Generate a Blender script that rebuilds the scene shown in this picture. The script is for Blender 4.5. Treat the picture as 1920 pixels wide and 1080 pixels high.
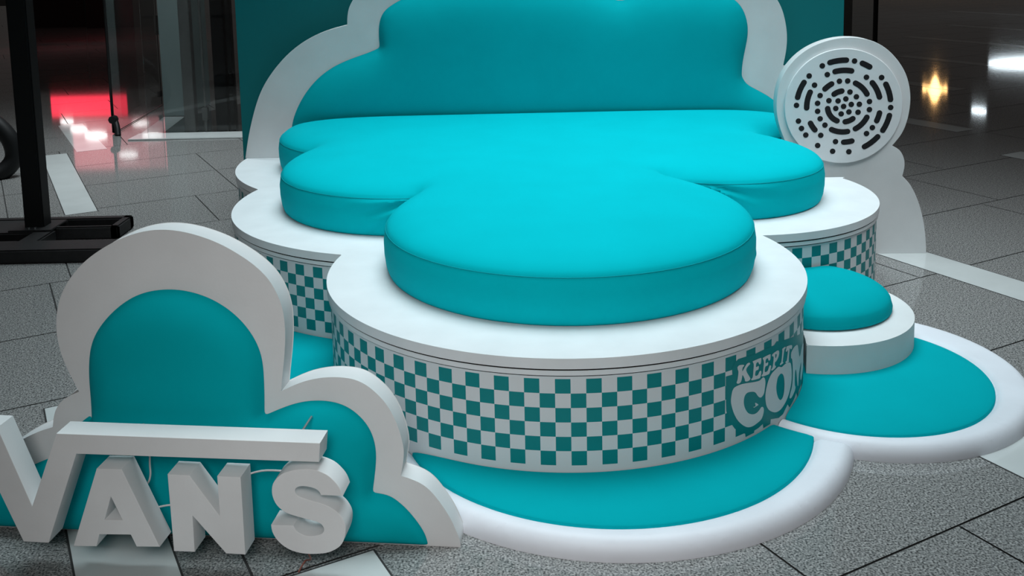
import bpy, bmesh, math, random
import numpy as np
from math import pi, sin, cos, sqrt, atan2, radians
from mathutils import Vector, Matrix
from mathutils.geometry import delaunay_2d_cdt
random.seed(4)
for o in list(bpy.data.objects): bpy.data.objects.remove(o)
scene = bpy.context.scene
C = scene.collection

# ------------------------------------------------------------------ camera
F_PX, CY, PITCH, ROLL, CAMH = 1885.94, 145.5, .131, .021, 1.6
fwd = Vector((0, cos(PITCH), -sin(PITCH)))
dn0 = Vector((0, -sin(PITCH), -cos(PITCH)))
rt0 = Vector((1, 0, 0))
rt = rt0*cos(ROLL) + dn0*sin(ROLL)
dn = -rt0*sin(ROLL) + dn0*cos(ROLL)
cam_data = bpy.data.cameras.new('camera')
cam = bpy.data.objects.new('camera', cam_data); C.objects.link(cam)
M = Matrix((rt, -dn, -fwd)).transposed().to_4x4()
M.translation = (0, 0, CAMH)
cam.matrix_world = M
cam_data.sensor_width = 36
cam_data.lens = 36*F_PX/1920
cam_data.shift_y = -(540-CY)/1920
cam_data.clip_end = 200
scene.camera = cam

# ------------------------------------------------------------------ world, lights, exposure
vs = scene.view_settings
vs.view_transform = 'Standard'; vs.look = 'None'; vs.gamma = 1; vs.use_curve_mapping = False
vs.exposure = 0.0
w = bpy.data.worlds.new('world'); scene.world = w; w.use_nodes = True
w.node_tree.nodes['Background'].inputs[0].default_value = (.95, .88, .84, 1)
w.node_tree.nodes['Background'].inputs[1].default_value = .03

def light(name, kind, loc, target, energy, color=(1, 1, 1), **kw):
    d = bpy.data.lights.new(name, kind); d.energy = energy; d.color = color
    for k, v in kw.items(): setattr(d, k, v)
    o = bpy.data.objects.new(name, d); C.objects.link(o); o.location = loc
    o.rotation_euler = (Vector(target)-Vector(loc)).to_track_quat('-Z', 'Y').to_euler()
    return o
light('atrium_light', 'AREA', (.2, 4.3, 6.5), (.05, 3.75, 0), 72, (.80, .95, 1), size=3.6, spread=radians(66))
light('front_fill', 'SPOT', (-.1, -.9, 2.7), (-.3, 2.7, .35), 350, (1, .95, .93), shadow_soft_size=.8, spot_size=radians(48), spot_blend=1.0)  # unseen spot added in front to lift the sign and drum faces
light('rear_fill', 'AREA', (-2.6, 7.6, 5.0), (-2.8, 7.7, 0), 62, (.88, .97, 1), size=2.4, spread=radians(80))  # unseen fill added to brighten the floor at the left rear
light('side_fill', 'AREA', (3.1, 3.2, 4.8), (2.2, 5.1, .2), 15, (.95, .98, 1), size=2.0, spread=radians(62))  # unseen fill added to brighten the front of the round sign
light('backrest_fill', 'AREA', (.6, 1.6, 6.2), (.5, 5.6, 1.0), 13, (.85, .96, 1), size=2.4, spread=radians(50))  # unseen area light added to brighten the front of the backrest

# ------------------------------------------------------------------ pixel rays to real places
def ray(u, v): return (u-960)/F_PX*rt + (v-CY)/F_PX*dn + fwd
def at_z(u, v, z=0.):
    d = ray(u, v); return Vector((0, 0, CAMH)) + d*((z-CAMH)/d.z)
class Frame:                       # an upright plane: origin, unit direction along it, normal pointing away from the camera
    def __init__(s, origin, slope=0., off=0.):
        s.e = Vector((1, slope, 0)).normalized(); s.n = Vector((-s.e.y, s.e.x, 0)); s.o = Vector(origin) + s.n*off
    def px(s, u, v):
        d = ray(u, v); c = Vector((0, 0, CAMH)); t = (s.o-c).dot(s.n)/d.dot(s.n); p = c + d*t
        return ((p-s.o).dot(s.e), p.z)
    def pts(s, l): return [s.px(*p) for p in l]
    def matrix(s):
        m = Matrix((s.e, Vector((0, 0, 1)), -s.n)).transposed().to_4x4(); m.translation = s.o; return m
def spline(segs, n=6, closed=False):     # smooth within a segment, sharp where segments meet
    out = []
    for seg in segs:
        k = len(seg)
        if k < 3:
            for p in seg:
                if not out or (Vector(p)-Vector(out[-1])).length > 1e-5: out.append(tuple(p))
            continue
        loc = []
        for i in range(k-1):
            p0, p1, p2, p3 = (Vector(seg[max(i-1, 0)]), Vector(seg[i]), Vector(seg[i+1]), Vector(seg[min(i+2, k-1)]))
            for j in range(n):
                t = j/n
                q = .5*((2*p1)+(p2-p0)*t+(2*p0-5*p1+4*p2-p3)*t*t+(-p0+3*p1-3*p2+p3)*t**3)
                loc.append(tuple(q))
        loc.append(tuple(seg[-1]))
        if n >= 6 and len(seg[0]) == 2 and len(seg) > 6:
            for _ in range(14): loc = [loc[0]]+[tuple((a[c]+2*b[c]+d[c])/4 for c in (0, 1)) for a, b, d in zip(loc[:-2], loc[1:-1], loc[2:])]+[loc[-1]]
        for q in loc:
            if not out or (Vector(q)-Vector(out[-1])).length > 1e-5: out.append(q)
    if (Vector(out[0])-Vector(out[-1])).length < 1e-5: out.pop()
    return out

# ------------------------------------------------------------------ materials
def mat(name, col, rough=.5, spec=.5, metal=0., noise=0., nscale=30., bump=0., bscale=300., emit=None, estr=0., sheen=0.):
    m = bpy.data.materials.new(name); m.use_nodes = True; nt = m.node_tree; b = nt.nodes['Principled BSDF']
    b.inputs['Base Color'].default_value = (*col, 1); b.inputs['Roughness'].default_value = rough
    b.inputs['Specular IOR Level'].default_value = spec; b.inputs['Metallic'].default_value = metal
    b.inputs['Sheen Weight'].default_value = sheen
    tc = nt.nodes.new('ShaderNodeTexCoord')
    if noise:
        nz = nt.nodes.new('ShaderNodeTexNoise'); nz.inputs['Scale'].default_value = nscale; nz.inputs['Detail'].default_value = 5
        nt.links.new(tc.outputs['Object'], nz.inputs['Vector'])
        mp = nt.nodes.new('ShaderNodeMapRange'); mp.inputs['From Min'].default_value = .3; mp.inputs['From Max'].default_value = .7
        mp.inputs['To Min'].default_value = 1-noise; mp.inputs['To Max'].default_value = 1+noise*.4
        nt.links.new(nz.outputs['Fac'], mp.inputs['Value'])
        mx = nt.nodes.new('ShaderNodeMix'); mx.data_type = 'RGBA'; mx.blend_type = 'MULTIPLY'; mx.inputs['Factor'].default_value = 1
        mx.inputs['A'].default_value = (*col, 1); nt.links.new(mp.outputs['Result'], mx.inputs['B']); nt.links.new(mx.outputs['Result'], b.inputs['Base Color'])
    if bump:
        nb = nt.nodes.new('ShaderNodeTexNoise'); nb.inputs['Scale'].default_value = bscale
        nt.links.new(tc.outputs['Object'], nb.inputs['Vector'])
        bp = nt.nodes.new('ShaderNodeBump'); bp.inputs['Strength'].default_value = bump; bp.inputs['Distance'].default_value = .002
        nt.links.new(nb.outputs['Fac'], bp.inputs['Height']); nt.links.new(bp.outputs['Normal'], b.inputs['Normal'])
    if emit: b.inputs['Emission Color'].default_value = (*emit, 1); b.inputs['Emission Strength'].default_value = estr
    return m
WHITE = mat('white_paint', (.74, .78, .80), .55, .35, noise=.05, nscale=7, bump=.12, bscale=160)
SHELL = mat('white_board_paint', (.70, .73, .74), .6, .3, noise=.06, nscale=5, bump=.1, bscale=120)
VINYL = mat('white_soft_vinyl', (.76, .80, .86), .5, .35, noise=.05, nscale=6)
TEAL = mat('turquoise_stretch_fabric', (.0, .47, .54), .85, .04, noise=.04, nscale=4, bump=.1, bscale=900)
TEALPAD = mat('turquoise_padded_fabric', (.0, .36, .41), .85, .04, noise=.04, nscale=4, bump=.1, bscale=900)
TEALWALL = mat('turquoise_panel_paint', (.0, .18, .195), .6, .3, noise=.04, nscale=3)
PRINT = mat('turquoise_print', (.0, .22, .23), .5, .35)
PRINTW = mat('white_print', (.66, .70, .72), .55, .35)
SEAM = mat('turquoise_seam', (.0, .30, .34), .8, .1)
GAP = mat('dark_gap', (.006, .004, .004), .9, .2)
BLACK = mat('black_plastic', (.012, .012, .013), .55, .35, noise=.3, nscale=25, bump=.4, bscale=200)
BLACKM = mat('black_metal', (.008, .009, .010), .5, .3)
INK = mat('black_ink', (.012, .013, .015), .5, .3)
CHROME = mat('brushed_steel', (.5, .5, .5), .3, .5, metal=1.)
GREYM = mat('grey_metal', (.22, .22, .22), .45, .5, noise=.1, nscale=10)
CABLE = mat('white_cable', (.5, .5, .5), .5, .4)
RED_CABLE = mat('reddish_cable', (.25, .09, .07), .5, .4)
DARKW = mat('dark_wall', (.012, .011, .011), .6, .3, noise=.3, nscale=1)
GREENW = mat('pale_column_paint', (.30, .38, .38), .5, .4, noise=.05, nscale=3)

def checker_mat():
    m = bpy.data.materials.new('checkered_wrap'); m.use_nodes = True; nt = m.node_tree; b = nt.nodes['Principled BSDF']
    b.inputs['Roughness'].default_value = .5; b.inputs['Specular IOR Level'].default_value = .35
    uv = nt.nodes.new('ShaderNodeUVMap'); sp = nt.nodes.new('ShaderNodeSeparateXYZ'); nt.links.new(uv.outputs[0], sp.inputs[0])
    def mth(op, a, bb=None):
        n = nt.nodes.new('ShaderNodeMath'); n.operation = op
        for i, x in enumerate((a, bb)):
            if x is None: continue
            if isinstance(x, (int, float)): n.inputs[i].default_value = x
            else: nt.links.new(x, n.inputs[i])
        return n.outputs[0]
    U, V = sp.outputs[0], sp.outputs[1]
    s = mth('ADD', mth('FLOOR', U), mth('FLOOR', V))
    par = mth('ABSOLUTE', mth('MODULO', s, 2))
    odd = mth('LESS_THAN', par, .5)
    inside = mth('MULTIPLY', mth('GREATER_THAN', V, 0), mth('LESS_THAN', V, 6))
    fac = mth('MULTIPLY', odd, inside)
    mx = nt.nodes.new('ShaderNodeMix'); mx.data_type = 'RGBA'
    mx.inputs['A'].default_value = (.66, .70, .72, 1); mx.inputs['B'].default_value = (.0, .22, .23, 1)
    nt.links.new(fac, mx.inputs['Factor']); nt.links.new(mx.outputs['Result'], b.inputs['Base Color'])
    return m
CHECK = checker_mat()

def granite():
    m = bpy.data.materials.new('grey_granite'); m.use_nodes = True; nt = m.node_tree; b = nt.nodes['Principled BSDF']
    tc = nt.nodes.new('ShaderNodeTexCoord')
    def noise(sc, det, lo, hi, a, bb):
        n = nt.nodes.new('ShaderNodeTexNoise'); n.inputs['Scale'].default_value = sc; n.inputs['Detail'].default_value = det
        nt.links.new(tc.outputs['Object'], n.inputs['Vector'])
        r = nt.nodes.new('ShaderNodeMapRange'); r.inputs['From Min'].default_value = lo; r.inputs['From Max'].default_value = hi
        r.inputs['To Min'].default_value = a; r.inputs['To Max'].default_value = bb; nt.links.new(n.outputs['Fac'], r.inputs['Value'])
        return r.outputs[0]
    f1 = noise(170, 3, .36, .62, 0, 1); f2 = noise(60, 2, .35, .65, .82, 1.1)
    cr = nt.nodes.new('ShaderNodeValToRGB')
    el = cr.color_ramp.elements; el[0].position = 0; el[0].color = (.05, .052, .052, 1); el[1].position = 1; el[1].color = (.40, .40, .39, 1)
    e = el.new(.35); e.color = (.19, .195, .195, 1); e = el.new(.7); e.color = (.26, .265, .26, 1)
    nt.links.new(f1, cr.inputs[0])
    mx = nt.nodes.new('ShaderNodeMix'); mx.data_type = 'RGBA'; mx.blend_type = 'MULTIPLY'; mx.inputs['Factor'].default_value = 1
    nt.links.new(cr.outputs[0], mx.inputs['A']); nt.links.new(f2, mx.inputs['B']); nt.links.new(mx.outputs['Result'], b.inputs['Base Color'])
    b.inputs['Roughness'].default_value = .055; b.inputs['Specular IOR Level'].default_value = .5
    return m
GRANITE = granite()
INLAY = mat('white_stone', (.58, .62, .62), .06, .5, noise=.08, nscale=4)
DPATCH = mat('dark_floor_patch', (.03, .028, .028), .12, .5)
JOINT = mat('floor_joint', (.04, .04, .04), .7, .2)

def glass():
    m = bpy.data.materials.new('clear_glass'); m.use_nodes = True; nt = m.node_tree; b = nt.nodes['Principled BSDF']
    b.inputs['Base Color'].default_value = (.80, .84, .84, 1); b.inputs['Roughness'].default_value = .0
    b.inputs['IOR'].default_value = 1.45; b.inputs['Transmission Weight'].default_value = 1
    return m
GLASS = glass()
LAMPW = mat('white_lamp_glow', (.1, .1, .1), .4, .3, emit=(1, .93, .92), estr=5)

# ------------------------------------------------------------------ object helpers
def tag(o, label=None, cat=None, group=None, kind=None):
    for k, v in (('label', label), ('category', cat), ('group', group), ('kind', kind)):
        if v: o[k] = v
    return o
def link(name, me, m=None, parent=None, matrix=None, smooth=None):
    o = bpy.data.objects.new(name, me); C.objects.link(o)
    if m is not None and not len(me.materials): me.materials.append(m)
    if matrix is not None: o.matrix_world = matrix
    if parent is not None:
        o.parent = parent; o.matrix_parent_inverse = Matrix.Translation(parent.location).inverted()
    if smooth is not None:
        me.shade_smooth(); me.set_sharp_from_angle(angle=radians(smooth))
    return o
def empty(name, loc):
    o = bpy.data.objects.new(name, None); C.objects.link(o); o.location = loc; o.empty_display_size = .1; return o
def from_bm(bm, name):
    bmesh.ops.recalc_face_normals(bm, faces=bm.faces); me = bpy.data.meshes.new(name); bm.to_mesh(me); bm.free(); return me
def slab(loops, depth, bevel=0.):
    """2D outlines (holes allowed) filled and extruded; local z runs from 0 back to -depth"""
    cu = bpy.data.curves.new('tmp', 'CURVE'); cu.dimensions = '2D'; cu.fill_mode = 'BOTH'
    cu.extrude = depth/2 - bevel; cu.bevel_depth = bevel; cu.bevel_resolution = 2 if bevel else 0
    cu.offset = -bevel
    for lp in loops:
        s = cu.splines.new('POLY'); s.points.add(len(lp)-1)
        for i, p in enumerate(lp): s.points[i].co = (p[0], p[1], 0, 1)
        s.use_cyclic_u = True
    ob = bpy.data.objects.new('tmp', cu)
    me = bpy.data.meshes.new_from_object(ob)
    bpy.data.objects.remove(ob); bpy.data.curves.remove(cu)
    me.transform(Matrix.Translation((0, 0, -depth/2)))
    bm = bmesh.new(); bm.from_mesh(me); bmesh.ops.remove_doubles(bm, verts=bm.verts, dist=1e-6); bm.to_mesh(me); bm.free()
    return me
def board(name, loops, depth, m, frame, parent=None, bevel=.002, smooth=22):
    o = link(name, slab(loops, depth, bevel), m, parent, frame.matrix(), smooth)
    for p in o.data.polygons:
        if abs(p.normal.z) > .99: p.use_smooth = False
    return o
def prism(loop, z0, z1):
    bm = bmesh.new(); lo = [bm.verts.new((x, y, z0)) for x, y in loop]; hi = [bm.verts.new((x, y, z1)) for x, y in loop]
    n = len(loop)
    for i in range(n): bm.faces.new((lo[i], lo[(i+1) % n], hi[(i+1) % n], hi[i]))
    bm.faces.new(hi); bm.faces.new(lo[::-1]); return bm
def tube(pts, r, seg=8, cyclic=False):
    cu = bpy.data.curves.new('tmp', 'CURVE'); cu.dimensions = '3D'; cu.bevel_depth = r; cu.bevel_resolution = seg//4; cu.use_fill_caps = True
    s = cu.splines.new('POLY'); s.points.add(len(pts)-1)
    for i, p in enumerate(pts): s.points[i].co = (*p, 1)
    s.use_cyclic_u = cyclic
    ob = bpy.data.objects.new('tmp', cu); me = bpy.data.meshes.new_from_object(ob)
    bpy.data.objects.remove(ob); bpy.data.curves.remove(cu); me.shade_smooth(); return me
def smooth_path(pts, n=8):
    return [Vector(p) for p in spline([[tuple(q) for q in pts]], n)]
def box_bm(x0, x1, y0, y1, z0, z1, bm=None, bev=0.):
    b2 = bmesh.new(); bmesh.ops.create_cube(b2, size=1)
    for v in b2.verts: v.co = Vector(((x0+x1)/2+v.co.x*(x1-x0), (y0+y1)/2+v.co.y*(y1-y0), (z0+z1)/2+v.co.z*(z1-z0)))
    if bev: bmesh.ops.bevel(b2, geom=b2.edges, offset=bev, segments=2, affect='EDGES')
    if bm is None: return b2
    me = bpy.data.meshes.new('t'); b2.to_mesh(me); b2.free(); bm.from_mesh(me); bpy.data.meshes.remove(me); return bm

def seg_dist(px, py, poly):
    best = 1e9; n = len(poly)
    for i in range(n):
        ax, ay = poly[i]; bx, by = poly[(i+1) % n]; dx, dy = bx-ax, by-ay; L = dx*dx+dy*dy
        t = 0 if L == 0 else max(0, min(1, ((px-ax)*dx+(py-ay)*dy)/L))
        d = (px-ax-t*dx)**2+(py-ay-t*dy)**2
        if d < best: best = d
    return sqrt(best)
def inside(px, py, poly):
    c = False; n = len(poly); j = n-1
    for i in range(n):
        xi, yi = poly[i]; xj, yj = poly[j]
        if (yi > py) != (yj > py) and px < (xj-xi)*(py-yi)/(yj-yi)+xi: c = not c
        j = i
    return c
def resample(poly, step):
    out = []; n = len(poly)
    for i in range(n):
        a = Vector(poly[i]); b = Vector(poly[(i+1) % n]); k = max(1, int((b-a).length/step))
        for j in range(k): out.append(tuple(a+(b-a)*j/k))
    return out
def puff(poly, height, step=.02, rings=(.002, .006, .012, .02, .03)):
    """fill a 2D outline and lift it by height(distance to the outline, x, y)"""
    poly = resample(poly, step)
    pts = [Vector(p) for p in poly]; n = len(pts)
    area = sum(pts[i].x*pts[(i+1) % n].y-pts[(i+1) % n].x*pts[i].y for i in range(n)); sg = 1 if area > 0 else -1
    edges = [(i, (i+1) % n) for i in range(n)]
    extra = []
    for r in rings:
        for i in range(n):
            t = (pts[(i+1) % n]-pts[i-1]).normalized(); q = pts[i]+Vector((-t.y, t.x))*sg*r
            if inside(q.x, q.y, poly) and seg_dist(q.x, q.y, poly) > r*.93: extra.append(q)
    x0 = min(p.x for p in pts); x1 = max(p.x for p in pts); y0 = min(p.y for p in pts); y1 = max(p.y for p in pts)
    y = y0; row = 0
    while y < y1:
        x = x0+(row % 2)*step/2
        while x < x1:
            if inside(x, y, poly) and seg_dist(x, y, poly) > rings[-1]+step*.6: extra.append(Vector((x, y)))
            x += step
        y += step*.87; row += 1
    vs_, _, fs, *_ = delaunay_2d_cdt(pts+extra, edges, [], 1, 1e-6)
    bm = bmesh.new()
    V = [bm.verts.new((v.x, v.y, height(seg_dist(v.x, v.y, poly), v.x, v.y))) for v in vs_]
    for f in fs:
        try: bm.faces.new([V[i] for i in f])
        except ValueError: pass
    for f in bm.faces:
        f.normal_update()
        if f.normal.z < 0: f.normal_flip()
    return bm, poly
def plump(poly, L, g=.02):
    """0 at the outline, rising smoothly to 1 inside over about L, without ridges"""
    xs = [p[0] for p in poly]; ys = [p[1] for p in poly]; x0 = min(xs)-2*g; y0 = min(ys)-2*g
    nx = int((max(xs)-x0)/g)+4; ny = int((max(ys)-y0)/g)+4
    gx, gy = np.meshgrid(x0+np.arange(nx)*g, y0+np.arange(ny)*g, indexing='ij')
    ins = np.zeros((nx, ny), bool); n = len(poly); j = n-1
    for i in range(n):
        xi, yi = poly[i]; xj, yj = poly[j]
        if yi != yj:
            c = ((yi > gy) != (yj > gy)) & (gx < (xj-xi)*(gy-yi)/(yj-yi)+xi); ins ^= c
        j = i
    k = g*g/L/L; h = np.zeros((nx, ny))
    for _ in range(int(6*(L/g)**2)+200):
        q = np.zeros_like(h); q[1:-1, 1:-1] = (h[2:, 1:-1]+h[:-2, 1:-1]+h[1:-1, 2:]+h[1:-1, :-2]+k)/(4+k); h = np.where(ins, q, 0)
    def f(d, x, y):
        u = (x-x0)/g; v = (y-y0)/g; i = min(max(int(u), 0), nx-2); j = min(max(int(v), 0), ny-2); a = u-i; b = v-j
        s_ = h[i, j]*(1-a)*(1-b)+h[i+1, j]*a*(1-b)+h[i, j+1]*(1-a)*b+h[i+1, j+1]*a*b
        e = 1-math.exp(-d/L); w_ = min(d/(2.5*g), 1); w_ = w_*w_*(3-2*w_)
        return e*(1-w_)+float(s_)*w_
    return f
def dome(R, H):
    def f(d, x, y):
        t = min(d/R, 1); return H*sqrt(max(0, 1-(1-t)**2))
    return f
def star(cx, cy, pred, rmax=4., n=360):
    out = []
    for k in range(n):
        a = 2*pi*k/n; lo, hi = 0, None; r = 0
        while r < rmax:
            if not pred(cx+cos(a)*r, cy+sin(a)*r): hi = r; break
            lo = r; r += .04
        if hi is None: hi = rmax
        for _ in range(24):
            m = (lo+hi)/2
            if pred(cx+cos(a)*m, cy+sin(a)*m): lo = m
            else: hi = m
        out.append((cx+cos(a)*lo, cy+sin(a)*lo))
    return out
def circ(c, x, y, grow=0.): return (x-c[0])**2+(y-c[1])**2 < (c[2]+grow)**2

# ------------------------------------------------------------------ floor (setting)
A = .495; ua = Vector((cos(A), sin(A))); va = Vector((-sin(A), cos(A)))
def uvp(u, v): return ua*u+va*v
def make_floor():
    bm = bmesh.new(); Z = 0.
    def quad(ps, z, mi):
        f = bm.faces.new([bm.verts.new((p[0], p[1], z)) for p in ps]); f.material_index = mi
        f.normal_update()
        if f.normal.z < 0: f.normal_flip()
    quad([(-30, -8), (40, -8), (40, 45), (-30, 45)], -.004, 2)
    offs = {0: .35, 3: 1.23, 4: .25, 5: .35, 6: 1.23, 7: .12, 8: .12}
    for k in range(-14, 48):
        v0 = 1.69+.72*k; v1 = v0+.72; L = 1.4; o = offs.get(k, (k*.53) % L)
        for j in range(-14, 26):
            u0 = o+j*L; u1 = u0+L; g = .0035; c = uvp((u0+u1)/2, (v0+v1)/2)
            if not (-29 < c.x < 39 and -7 < c.y < 44): continue
            quad([uvp(u0+g, v0+g), uvp(u1-g, v0+g), uvp(u1-g, v1-g), uvp(u0+g, v1-g)], 0, 0)
    for (u0, u1, v0, v1) in ((3.98, 4.21, 2.41, 3.85), (7.07, 7.29, 5.42, 6.73), (8.96, 9.18, 6.93, 8.2), (10.98, 11.2, 7.7, 9.4), (13.2, 13.42, 8.9, 11.2), (15.5, 15.72, 9.7, 12.2),
                             (18.4, 18.62, 11, 14.5), (2.645, 2.875, .3, 2.6), (6.57, 6.8, 3.2, 4.66), (.435, .62, 6.66, 8.78), (.13, .37, 1.9, 3.79), (.61, .84, .9, 2.395)):
        quad([uvp(u0, v0), uvp(u1, v0), uvp(u1, v1), uvp(u0, v1)], .0008, 1)
        quad([uvp(u0-.006, v0-.006), uvp(u1+.006, v0-.006), uvp(u1+.006, v1+.006), uvp(u0-.006, v1+.006)], .0004, 2)
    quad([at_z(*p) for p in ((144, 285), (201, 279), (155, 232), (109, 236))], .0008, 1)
    quad([at_z(*p) for p in ((248, 262), (304, 251), (346, 219), (308, 219))], .0008, 1)  # pale quad running from the column base to the threshold
    quad([at_z(*p) for p in ((304, 251), (456, 246), (470, 190), (346, 219))], .0006, 3)  # dark quad on the floor, right of the pale one
    me = bpy.data.meshes.new('floor'); bm.to_mesh(me); bm.free()
    for m in (GRANITE, INLAY, JOINT, DPATCH): me.materials.append(m)
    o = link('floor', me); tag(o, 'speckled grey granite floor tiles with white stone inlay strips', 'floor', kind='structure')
make_floor()

# ------------------------------------------------------------------ podium
LB = (-.556, 5.561, .978); LM = (-.407, 4.652, .902); FR = (.179, 3.626, .871); RM = (.984, 4.622, .691); RB = (1.0, 5.45, .85)
BOARD_Y = 4.90
def podium_pred(x, y, g=0.):
    if y > 5.78+g: return False
    if x > 1.2+g and BOARD_Y+g < y < 5.09-g: return False
    if circ(RB, x, y, g): return True
    if circ(LB, x, y, g) or circ(LM, x, y, g) or circ(FR, x, y, g) or circ(RM, x, y, g): return True
    return y > 4.4 and -.4 < x < 1.15
ZT = .42
def podium_outline(g): return star(.2, 4.45, lambda x, y: podium_pred(x, y, g), 3., 900)
pod = empty('podium', (.2, 4.45, 0))
tag(pod, 'white cloud-shaped podium with turquoise checkered sides carrying the big turquoise seat', 'podium')
def ring_prism(g, z0, z1, bev=0.):
    bm = prism(podium_outline(g), z0, z1)
    return from_bm(bm, 'ring')
link('platform_top', ring_prism(0, .3880, ZT), WHITE, pod, smooth=35)
link('shadow_gap', ring_prism(-.0065, .3815, .3880), GAP, pod, smooth=35)
link('trim_board', ring_prism(-.004, .3668, .3815), WHITE, pod, smooth=35)
link('lower_gap', ring_prism(-.0125, .3610, .3668), GAP, pod, smooth=35)
def drum():
    out = podium_outline(-.011); n = len(out)
    bm = bmesh.new(); uvl = bm.loops.layers.uv.new('UVMap'); S = .0452; z0, z1 = 0., .3610
    circs = [(LB, -1.9), (LM, radians(-119.43)), (FR, radians(-85.87)), (RM, radians(-66.75))]
    def which(p):
        best = min(range(4), key=lambda i: abs(sqrt((p[0]-circs[i][0][0])**2+(p[1]-circs[i][0][1])**2)-circs[i][0][2]))
        return best
    lo = [bm.verts.new((x, y, z0)) for x, y in out]; hi = [bm.verts.new((x, y, z1)) for x, y in out]
    for i in range(n):
        j = (i+1) % n; p, q = out[i], out[j]
        mid = ((p[0]+q[0])/2, (p[1]+q[1])/2); w_ = which(mid); c, a0 = circs[w_]
        us = []
        for r in (p, q):
            a = atan2(r[1]-c[1], r[0]-c[0])-a0
            while a < -pi: a += 2*pi
            while a > pi: a -= 2*pi
            us.append(a*(c[2]-.011)/S)
        if abs(us[1]-us[0]) > 20: us[1] = us[0]
        f = bm.faces.new((lo[i], lo[j], hi[j], hi[i]))
        zb = .0885
        for l, (u_, z_) in zip(f.loops, ((us[0], z0), (us[1], z0), (us[1], z1), (us[0], z1))):
            l[uvl].uv = (u_, (z_-zb)/(.0442)+1-1)
    bm.faces.new(hi); bm.faces.new(lo[::-1])
    me = bpy.data.meshes.new('drum'); bm.to_mesh(me); bm.free(); return me
link('checkered_base', drum(), CHECK, pod, smooth=35)

# printed lettering wrapped on the front drum
def on_drum(u, v, lift):
    d = ray(u, v); cx, cy = FR[0], FR[1]; R = FR[2]-.011+lift
    a = d.x**2+d.y**2; b = -2*(d.x*cx+d.y*cy); c = cx*cx+cy*cy-R*R
    t = (-b-sqrt(max(b*b-4*a*c, 0)))/(2*a); p = d*t
    return (atan2(p.y-cy, p.x-cx)*R, p.z+CAMH)
def wrap(name, loops, m, lift, parent):
    """outlines given in a crop of the photo; mapped to arc length / height and wrapped on the drum"""
    pts = []; edges = []; polys = []
    for lp in loops:
        q = [on_drum(1360+x/5.682, 640+y/5.682, lift) for x, y in resample([tuple(p) for p in lp], 12)]
        q = [(min(x, FR[2]*radians(14)), y) for x, y in q]
        s = len(pts); pts += [Vector(p) for p in q]; edges += [(s+i, s+(i+1) % len(q)) for i in range(len(q))]; polys.append(q)
    x0 = min(p.x for p in pts); x1 = max(p.x for p in pts); k = int((x1-x0)/.012)+1
    z0 = min(p.y for p in pts); z1 = max(p.y for p in pts)
    ext = [Vector((x0+(i+.5)*.012, z0+(j+.5)*.015)) for i in range(k) for j in range(int((z1-z0)/.015)+1)]
    vs_, _, fs, *_ = delaunay_2d_cdt(pts+ext, edges, [], 0, 1e-6)
    bm = bmesh.new(); R = FR[2]-.011+lift
    V = [bm.verts.new((FR[0]+cos(v.x/R)*R, FR[1]+sin(v.x/R)*R, v.y)) for v in vs_]
    for f in fs:
        cxx = sum(vs_[i].x for i in f)/3; cyy = sum(vs_[i].y for i in f)/3
        if sum(inside(cxx, cyy, p) for p in polys) % 2 == 0: continue
        try: bm.faces.new([V[i] for i in f])
        except ValueError: pass
    bmesh.ops.delete(bm, geom=[v for v in bm.verts if not v.link_faces], context='VERTS')
    o = link(name, from_bm(bm, name), m, parent); return o
logo_bg = [[(75, 355), (72, 300), (95, 235), (135, 190), (240, 155), (270, 155), (345, 120), (430, 78), (440, 80), (520, 40), (545, 0), (600, -5), (650, -22), (700, -40), (760, -60), (835, -100), (846, 60), (846, 250), (838, 420), (815, 455), (800, 480), (785, 520), (770, 590), (755, 545), (738, 600), (720, 640), (685, 705), (665, 670), (640, 720), (615, 775),
            (570, 815), (485, 830), (480, 880), (405, 925), (400, 880), (350, 925), (310, 950), (305, 975), (215, 1020), (212, 985), (150, 965), (100, 930), (50, 860), (25, 800), (10, 740), (6, 640), (15, 560), (28, 515), (5, 515), (5, 375), (40, 365)]]
bgo = wrap('printed_badge', logo_bg, PRINT, .0008, pod)
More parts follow.
